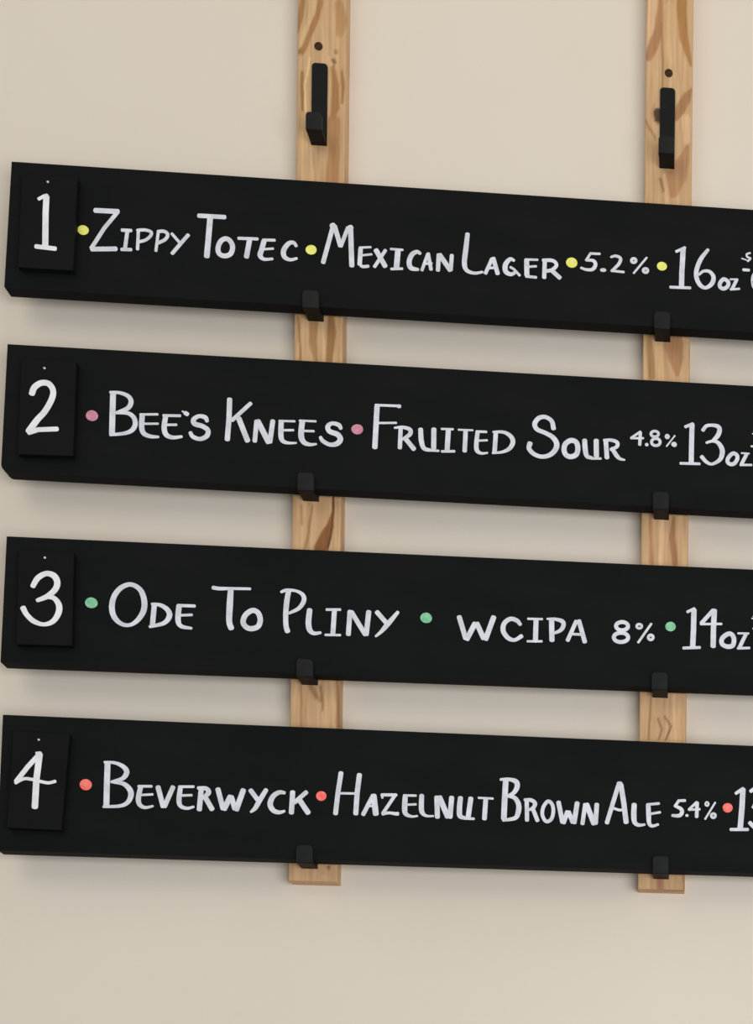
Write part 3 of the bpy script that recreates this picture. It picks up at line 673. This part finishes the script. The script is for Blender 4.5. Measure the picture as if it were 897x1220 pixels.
     ('p', [(40.6, 99.6, 4.9), (29.3, 85.7, 4.9), (18.4, 70.2, 4.9)]),
     ('p', [(37.2, 100.0, 2.72), (41.3, 100.2, 2.72)]),
     ('s', [(17.7, 68.3, 3.27), (25.5, 72.8, 3.27), (33.8, 72.5, 3.27), (42.1, 70.7, 3.27), (49.8, 69.6, 3.27), (56.3, 71.4, 3.27)]),
     ('p', [(40.3, 98.2, 6.26), (37.9, 72.7, 6.26), (37.2, 44.4, 6.26)]),
    ],
   ],
   strokes=[
    [
     ('p', [(104.9, 94.3, 5.85), (104.8, 73.1, 5.85), (104.9, 51.0, 5.85)]),
     ('s', [(101.9, 95.7, 2.54), (112.1, 95.4, 3.31), (120.6, 91.8, 4.58), (124.2, 86.2, 5.34), (120.3, 79.5, 4.32), (109.3, 75.4, 2.8)]),
     ('s', [(111.3, 75.0, 2.54), (120.5, 74.2, 4.32), (126.7, 69.6, 5.34), (129.1, 63.2, 5.59), (126.2, 55.1, 4.58), (118.5, 50.7, 3.56), (102.2, 49.3, 2.8)]),
     ('s', [(138.3, 70.6, 4.83), (136.5, 59.3, 5.08), (138.0, 52.8, 4.58), (143.3, 50.0, 3.31), (151.1, 51.8, 2.29)]),
     ('p', [(136.4, 71.9, 2.8), (149.2, 72.4, 2.8)]),
     ('p', [(139.0, 62.9, 2.42), (150.5, 64.0, 2.42)]),
     ('p', [(155.9, 71.6, 5.08), (161.3, 52.1, 5.08)]),
     ('p', [(170.7, 72.2, 4.83), (162.9, 52.2, 4.83)]),
     ('s', [(178.1, 71.4, 4.83), (177.1, 59.6, 5.08), (178.8, 53.1, 4.32), (185.2, 50.8, 3.31), (191.7, 52.6, 2.54)]),
     ('p', [(177.0, 73.1, 2.8), (191.2, 73.7, 2.8)]),
     ('p', [(179.6, 64.0, 2.54), (189.6, 64.7, 2.54)]),
     ('p', [(199.1, 71.7, 5.18), (197.7, 50.2, 5.18)]),
     ('s', [(196.2, 72.5, 3.45), (203.9, 72.2, 4.49), (206.5, 67.9, 5.18), (200.6, 61.9, 3.45)]),
     ('p', [(203.3, 63.1, 5.18), (210.3, 51.1, 5.18)]),
     ('p', [(215.9, 71.8, 5.18), (221.4, 52.2, 5.18)]),
     ('p', [(222.8, 51.9, 5.52), (228.3, 64.4, 5.52)]),
     ('p', [(229.7, 64.1, 5.18), (233.2, 52.5, 5.18)]),
     ('p', [(235.0, 51.7, 5.52), (241.3, 71.7, 5.52)]),
     ('p', [(248.9, 72.0, 4.83), (256.1, 62.5, 4.83)]),
     ('s', [(264.3, 73.0, 4.49), (258.1, 61.9, 5.18), (254.0, 53.9, 4.49), (249.7, 49.6, 2.59)]),
     ('s', [(282.9, 70.9, 3.45), (277.5, 71.1, 4.49), (271.6, 66.7, 5.18), (268.8, 58.6, 5.52), (272.0, 52.1, 5.18), (277.9, 50.1, 4.14), (283.3, 51.6, 2.59)]),
     ('p', [(291.3, 71.8, 5.18), (290.5, 50.4, 5.18)]),
     ('p', [(305.0, 72.3, 4.49), (293.7, 61.4, 4.49)]),
     ('p', [(298.7, 63.5, 5.52), (307.3, 51.1, 5.52)]),
    ],
    [
     ('p', [(339.9, 93.9, 4.9), (337.2, 72.6, 4.9), (335.3, 51.3, 4.9)]),
     ('p', [(358.7, 92.7, 5.18), (356.8, 73.4, 5.18), (355.9, 52.0, 5.18)]),
     ('p', [(338.0, 72.6, 2.45), (356.5, 73.0, 2.45)]),
     ('p', [(363.5, 51.4, 4.36), (372.9, 71.3, 4.36)]),
     ('p', [(373.8, 71.1, 5.99), (376.3, 52.6, 5.99)]),
     ('p', [(369.7, 60.2, 2.18), (374.7, 60.7, 2.18)]),
     ('p', [(382.1, 72.6, 3.27), (396.7, 73.1, 3.27)]),
     ('p', [(394.9, 71.6, 3.54), (383.6, 53.3, 3.54)]),
     ('s', [(383.5, 52.6, 3.54), (389.9, 53.9, 3.0), (396.4, 53.2, 3.54), (398.6, 53.3, 4.09)]),
     ('p', [(382.2, 72.1, 2.45), (382.7, 69.6, 2.45)]),
     ('s', [(406.0, 71.6, 5.18), (405.7, 58.9, 5.45), (407.2, 53.3, 4.63), (413.0, 51.0, 2.72), (418.8, 51.7, 2.04)]),
     ('p', [(404.7, 73.0, 2.45), (416.9, 73.2, 2.45)]),
     ('p', [(407.7, 63.2, 2.32), (417.1, 64.0, 2.32)]),
     ('s', [(422.9, 73.3, 4.9), (422.9, 59.6, 5.18), (424.6, 54.5, 4.36), (428.9, 52.1, 2.72), (435.3, 52.3, 2.04)]),
     ('p', [(438.5, 72.1, 5.18), (439.5, 51.6, 5.18)]),
     ('p', [(441.4, 72.0, 5.72), (449.9, 52.5, 5.72)]),
     ('p', [(453.8, 72.4, 5.18), (452.5, 52.1, 5.18)]),
     ('s', [(462.8, 72.4, 5.18), (462.0, 61.1, 5.45), (462.8, 53.4, 5.18), (467.6, 51.5, 3.54)]),
     ('p', [(473.5, 72.3, 5.18), (471.3, 53.2, 5.18)]),
     ('p', [(466.9, 50.9, 2.72), (477.0, 51.0, 2.72)]),
     ('p', [(488.9, 71.4, 4.9), (488.0, 51.7, 4.9)]),
     ('p', [(481.6, 73.4, 2.32), (496.2, 73.2, 2.32)]),
    ],
    [
     ('p', [(509.3, 92.6, 5.85), (508.5, 71.4, 5.85), (508.1, 52.7, 5.85)]),
     ('s', [(504.1, 93.8, 2.8), (512.0, 94.4, 3.56), (519.9, 92.2, 5.34), (521.2, 86.6, 5.34), (517.7, 80.1, 4.32), (511.2, 76.4, 2.8)]),
     ('s', [(511.6, 76.4, 2.8), (519.1, 74.6, 4.58), (523.1, 67.8, 5.34), (522.8, 59.4, 5.34), (519.5, 53.3, 4.32), (507.4, 50.5, 2.8)]),
     ('p', [(531.4, 72.3, 4.32), (532.1, 51.7, 4.32)]),
     ('s', [(529.4, 73.2, 3.05), (536.2, 73.0, 4.07), (540.2, 69.6, 4.32), (538.1, 64.9, 3.81), (533.6, 62.6, 2.8)]),
     ('p', [(538.0, 63.9, 4.32), (542.9, 51.8, 4.32)]),
     ('c', [(553.5, 72.5, 3.81), (548.8, 66.0, 3.81), (548.0, 57.6, 3.81), (552.0, 51.0, 3.81), (557.4, 53.8, 3.81), (559.3, 62.2, 3.81), (557.9, 69.4, 3.81)]),
     ('p', [(564.6, 71.6, 4.83), (569.0, 51.1, 4.83)]),
     ('p', [(570.2, 50.7, 4.83), (573.9, 61.7, 4.83)]),
     ('p', [(575.5, 61.7, 4.58), (579.5, 51.5, 4.58)]),
     ('p', [(581.2, 51.2, 5.08), (584.0, 71.6, 5.08)]),
     ('p', [(592.3, 70.5, 4.32), (589.9, 50.2, 4.32)]),
     ('p', [(594.0, 70.3, 5.59), (601.7, 51.0, 5.59)]),
     ('p', [(604.5, 71.0, 4.83), (603.6, 51.3, 4.83)]),
    ],
    [
     ('p', [(626.9, 92.8, 4.59), (620.4, 70.0, 4.59), (615.5, 52.2, 4.59)]),
     ('p', [(627.3, 93.6, 5.99), (628.8, 93.7, 5.99)]),
     ('p', [(629.4, 92.9, 5.39), (632.8, 73.8, 5.39), (635.5, 53.6, 5.39)]),
     ('p', [(622.1, 67.8, 2.8), (627.5, 66.1, 2.8), (634.0, 66.3, 2.8)]),
     ('s', [(643.7, 72.2, 5.39), (643.5, 61.0, 5.59), (644.5, 53.8, 4.99), (648.5, 50.8, 3.8), (655.0, 51.5, 2.4)]),
     ('s', [(658.5, 72.3, 4.79), (659.1, 61.6, 4.99), (659.8, 53.3, 4.39), (662.9, 50.3, 3.4), (669.1, 52.2, 2.6)]),
     ('p', [(657.5, 73.1, 2.8), (669.6, 74.7, 2.8)]),
     ('p', [(661.1, 63.3, 2.6), (671.0, 65.3, 2.6)]),
    ],
    [
     ('p', [(697.1, 79.0, 3.0), (690.5, 78.5, 3.0), (686.7, 72.5, 3.0)]),
     ('s', [(687.3, 72.5, 3.2), (692.8, 69.9, 4.0), (694.2, 66.1, 4.19), (691.2, 62.5, 4.0), (684.2, 62.4, 3.0)]),
     ('d', [(699.4, 63.0, 1.76, 1.54)]),
     ('p', [(709.5, 77.6, 2.8), (701.5, 69.5, 2.8)]),
     ('p', [(701.5, 69.2, 2.4), (712.7, 70.2, 2.4)]),
     ('p', [(710.0, 76.9, 3.8), (709.7, 62.1, 3.8)]),
     ('c', [(722.1, 76.3, 2.0), (721.8, 75.1, 2.0), (721.0, 74.3, 2.0), (719.9, 74.3, 2.0), (719.1, 75.0, 2.0), (718.8, 76.2, 2.0), (719.1, 77.3, 2.0), (719.9, 78.1, 2.0), (720.9, 78.1, 2.0), (721.7, 77.4, 2.0)]),
     ('p', [(729.1, 78.0, 2.0), (718.7, 59.9, 2.0)]),
     ('c', [(729.5, 63.9, 2.8), (729.1, 62.6, 2.8), (728.1, 61.8, 2.8), (726.7, 61.7, 2.8), (725.6, 62.5, 2.8), (725.2, 63.8, 2.8), (725.6, 65.1, 2.8), (726.7, 65.9, 2.8), (728.0, 66.0, 2.8), (729.1, 65.2, 2.8)]),
    ],
    [
     ('p', [(751.0, 88.8, 3.4), (758.4, 94.3, 3.4)]),
     ('p', [(758.3, 93.0, 5.79), (757.6, 74.1, 5.79), (756.0, 51.3, 5.79)]),
     ('p', [(746.1, 49.7, 3.4), (764.0, 50.4, 3.4)]),
     ('s', [(766.7, 91.7, 3.8), (771.0, 94.4, 4.0), (776.0, 92.4, 4.79), (775.5, 85.9, 4.79), (770.2, 76.3, 3.0)]),
     ('s', [(769.1, 74.6, 3.0), (775.1, 74.6, 4.0), (779.0, 67.2, 4.99), (777.5, 57.1, 4.79), (772.1, 52.5, 4.0), (766.3, 57.6, 4.39)]),
    ],
   ],
  ),
]

# ---------------------------------------------------------------- setting
bm = bmesh.new()
box(bm, -3.2, 3.2, 0.0, 0.1, 0.0, 3.6)
tag(obj('wall_back', bm, M['wall']), kind='structure')
bm = bmesh.new()
box(bm, -3.2, 3.2, -4.2, 0.1, -0.1, 0.0)
tag(obj('floor', bm, M['floor']), kind='structure')


# ---------------------------------------------------------------- posts with their hooks and screws
def seg_dist(px, pz, a, b):
    ax, az, aw = a
    bx_, bz, bw = b
    dx, dz = bx_ - ax, bz - az
    l2 = dx * dx + dz * dz
    t = 0 if l2 == 0 else max(0, min(1, ((px - ax) * dx + (pz - az) * dz) / l2))
    return math.hypot(px - ax - dx * t, pz - az - dz * t), aw + (bw - aw) * t


def grain_colour(x, z, feats, width, seed):
    """x, z in mm on the post's front face: pine colour with growth rings and knots"""
    wx = x + 2.2 * noise.noise(Vector((x * 0.05, z * 0.012, seed)))
    ring = noise.noise(Vector((wx * 0.16, z * 0.004, seed + 3))) * 0.6 + noise.noise(Vector((wx * 0.45, z * 0.01, seed + 9))) * 0.4
    tone = noise.noise(Vector((seed, z * 0.008, 5.0))) * 0.5
    k = max(-1, min(1, ring * 1.5 + tone * 0.5))
    mid, dark, light = (204, 165, 122), (176, 134, 92), (222, 188, 146)
    o = light if k > 0 else dark
    t = abs(k) * 0.5
    c = [mid[i] + (o[i] - mid[i]) * t for i in range(3)]
    jx = 1.0 * noise.noise(Vector((x * 0.15, z * 0.05, seed + 20)))
    for col, pts, x0, x1, z0, z1 in feats:
        if x < x0 or x > x1 or z < z0 or z > z1:
            continue
        best = 0
        for a, b in zip(pts, pts[1:]):
            d, w = seg_dist(x + jx, z, a, b)
            h = w / 2
            s = 1.2 + h * 0.28
            v = (h + s * 0.5 - d) / s
            best = max(best, min(1, v))
        if best > 0:
            best = best * best * (3 - 2 * best) * 0.8
            c = [c[i] + (col[i] - c[i]) * best for i in range(3)]
    return lin(c)


def make_post(key, label):
    x0, x1, zb = POSTS[key]
    w = x1 - x0
    D = POST_DEPTH
    feats = []
    for col, pts in GRAIN[key]:
        m = max(p[2] for p in pts) + 3
        feats.append((col, pts, min(p[0] for p in pts) - m, max(p[0] for p in pts) + m,
                      min(p[1] for p in pts) - m, max(p[1] for p in pts) + m))
    r = 0.0016
    prof = [(0, 0.0), (0, -D * 0.5), (0, -D + r), (r * 0.3, -D + r * 0.3), (r, -D)]
    nx = 34
    prof += [(r + (w - 2 * r) * i / nx, -D) for i in range(1, nx)]
    prof += [(w - r, -D), (w - r * 0.3, -D + r * 0.3), (w, -D + r), (w, -D * 0.5), (w, 0.0)]
    H = 3.12 - zb
    zs = [0.0004 + i * 0.0025 for i in range(int(H / 0.0025))]
    zs = [0.0] + zs + [H]
    verts, cols, faces = [], [], []
    for j, z in enumerate(zs):
        ins = 0.0006 if j == 0 else 0
        for (px, py) in prof:
            verts.append((min(max(px, ins), w - ins) , min(0, py + (ins if py < -D * 0.9 else 0)), z))
            cols.append(grain_colour(px * 1000 + (py + D) * 400 * (1 if px > w / 2 else -1), z * 1000, feats, w, 11.0 if key == 'L' else 47.0))
    n = len(prof)
    for j in range(len(zs) - 1):
        for i in range(n - 1):
            a = j * n + i
            faces.append((a, a + 1, a + n + 1, a + n))
        faces.append((j * n + n - 1, j * n, j * n + n, j * n + n + n - 1))
    faces.append(tuple(reversed(range(n))))
    faces.append(tuple((len(zs) - 1) * n + i for i in range(n)))
    me = bpy.data.meshes.new('wooden_post')
    me.from_pydata(verts, [], faces)
    ca = me.color_attributes.new('grain', 'FLOAT_COLOR', 'POINT')
    for i, c in enumerate(cols):
        ca.data[i].color = (c[0], c[1], c[2], 1)
    me.materials.append(M['wood'])
    o = bpy.data.objects.new('wooden_post', me)
    COL.objects.link(o)
    o.location = (x0, 0, zb)
    tag(o, label, 'post', 'posts that carry the boards')
    return o


post = {'L': make_post('L', 'pine post further to the left, its empty top hook showing a wide lip'),
        'R': make_post('R', 'pine post nearer the right, behind the ounce sizes, dark knot beside its empty top hook')}

HW, HL, HT, HH = 0.0160, 0.0245, 0.0040, 0.0860      # hook: width, reach, ledge thickness, height


def make_hook(parent, loc):
    """bent strip: plate screwed to the post, ledge, and upturned lip"""
    bm = bmesh.new()
    h = HW / 2
    pts = [(-h, 0), (h, 0), (h, HH - 0.003), (h - 0.001, HH - 0.001), (h - 0.003, HH),
           (-h + 0.003, HH), (-h + 0.001, HH - 0.001), (-h, HH - 0.003)]
    prism(bm, pts, 0, -0.0018, lambda p, q, d: (p, d, q))
    box(bm, -h + 0.0002, h - 0.0002, -HL + 0.001, -0.0016, 0.0, HT)
    o = obj('hook', bm, M['hook'], parent)
    o.location = loc
    bm = bmesh.new()
    g = h + 0.0002
    pts = [(-g, 0.0002), (g, 0.0002), (g, 0.0150), (g - 0.0008, 0.0174), (g - 0.0026, 0.0186), (-g + 0.0026, 0.0186),
           (-g + 0.0008, 0.0174), (-g, 0.0150)]
    prism(bm, pts, -HL + 0.0042, -HL, lambda p, q, d: (p, d, q))
    for v in bm.verts:                                # the bottom corner of the bend is rounded under
        if v.co.z < 0.001 and v.co.y < -HL + 0.001:
            v.co.z += 0.0006
            v.co.y += 0.0004
    l = obj('hook_lip', bm, M['lip'], o)
    l['label'] = 'upturned front lip of the hook'
    return o


first = None
for key, b, x, z in HOOKS:
    par = post[key]
    px0, px1, pz = POSTS[key]
    loc = (x - px0, -POST_DEPTH - 0.0001, z - pz - (0.001 if b >= 0 else 0))
    if first is None:
        first = make_hook(par, loc)
    else:
        c = first.copy()
        COL.objects.link(c)
        c.parent = par
        c.location = loc
        for ch in list(first.children):
            d = ch.copy()
            COL.objects.link(d)
            d.parent = c
for key, x, z in SCREWS:
    bm = bmesh.new()
    prism(bm, [(0.0042 * math.cos(a), 0.0042 * math.sin(a)) for a in [k * math.pi / 10 for k in range(20)]],
          0.0, -0.0009, lambda p, q, d: (p, d, q))
    bevel(bm, 0.0004, 2)
    box(bm, -0.0022, 0.0022, -0.0010, -0.0006, -0.0004, 0.0004)
    box(bm, -0.0004, 0.0004, -0.0011, -0.0006, -0.0022, 0.0022)
    px0, px1, pz = POSTS[key]
    o = obj('screw', bm, M['screw'], post[key])
    o.location = (x - px0, -POST_DEPTH, z - pz)
    o['label'] = 'countersunk screw head, dark of its hole painted in'

# ---------------------------------------------------------------- boards
INFO = [
    ('yellow', 'highest of the four black menu boards, with yellow dots and a 16 ounce size', 'black number plate with a white 1, hung on the highest board'),
    ('pink', 'black menu board with pink dots, second from the top, rounded lower left corner', 'black number plate with a white 2, hung on the board with pink dots'),
    ('green', 'black menu board with green dots, third from the top', 'black number plate with a white 3, hung on the board with green dots'),
    ('coral', 'lowest of the four black menu boards, with coral red dots', 'black number plate with a white 4, hung slightly crooked on the lowest board'),
]
CORNER = [0.0015, 0.008, 0.001, 0.001]
for bi, B in enumerate(BOARDS):
    O, U, V, Wn = [Vector(v) for v in B['frame']]
    mw = Matrix.Identity(4)
    for i, ax in enumerate((U, V, Wn)):
        for k in range(3):
            mw[k][i] = ax[k]
        mw[i][3] = 0
    mw.translation = O
    colour, blabel, plabel = INFO[bi]
    out = [(p[0] * 0.001, p[1] * 0.001) for p in B['outline']]
    r = CORNER[bi]
    bl = out[0]
    arc = [(bl[0] + r - r * math.cos(a), bl[1] + r - r * math.sin(a)) for a in [k * math.pi / 12 for k in range(7)]]
    pts = arc + out[1:]
    bm = bmesh.new()
    prism(bm, pts, -BOARD_T, 0.0, lambda p, q, d: (p, q, d))
    bevel(bm, 0.0008, 2, 40)
    board = obj('menu_board', bm, M['board'])
    board.matrix_world = mw
    tag(board, blabel, 'sign', 'menu boards on hooks')
    for g in B['strokes']:
        lettering('lettering', g, M['white'], board, 0.0)['label'] = 'white hand-painted lettering'
    for k, (x, y, a, b) in enumerate(B['dots']):
        bm = bmesh.new()
        disc(bm, x * 0.001, y * 0.001, a * 0.001, b * 0.001, 0.00002, 0.00025, 28, 0.015, x)
        obj('painted_dot', bm, M[colour], board)['label'] = colour + ' painted dot'
    # number plate hung in front of the board
    bm = bmesh.new()
    pp = [(p[0] * 0.001, p[1] * 0.001) for p in B['plate']]
    cx, cy = sum(p[0] for p in pp) / 4, sum(p[1] for p in pp) / 4
    pp = [(p[0] - cx, p[1] - cy) for p in pp]
    prism(bm, pp, 0.0, PLATE_T - 0.0006, lambda p, q, d: (p, q, d))
    bevel(bm, 0.0004, 2, 40)
    plate = obj('number_plate', bm, M['plate'])
    plate.matrix_world = mw @ Matrix.Translation((cx, cy, 0.0006))
    tag(plate, plabel, 'plaque', 'number plates on the boards')
    num = [(t, [((q[0] - cx * 1000), (q[1] - cy * 1000)) + tuple(q[2:]) for q in ps]) for g in B['num'] for t, ps in g]
    lettering('numeral', num, M['bright'], plate, PLATE_T - 0.0006)['label'] = 'white hand-painted numeral'
    bm = bmesh.new()
    bmesh.ops.create_uvsphere(bm, u_segments=12, v_segments=8, radius=0.0014)
    for v in bm.verts:
        v.co.z *= 0.55
    nl = obj('nail', bm, M['nail'], plate, smooth=True)
    nl.location = (B['nail'][0] * 0.001 - cx, B['nail'][1] * 0.001 - cy, PLATE_T - 0.0004)
    nl['label'] = 'small bright nail head'
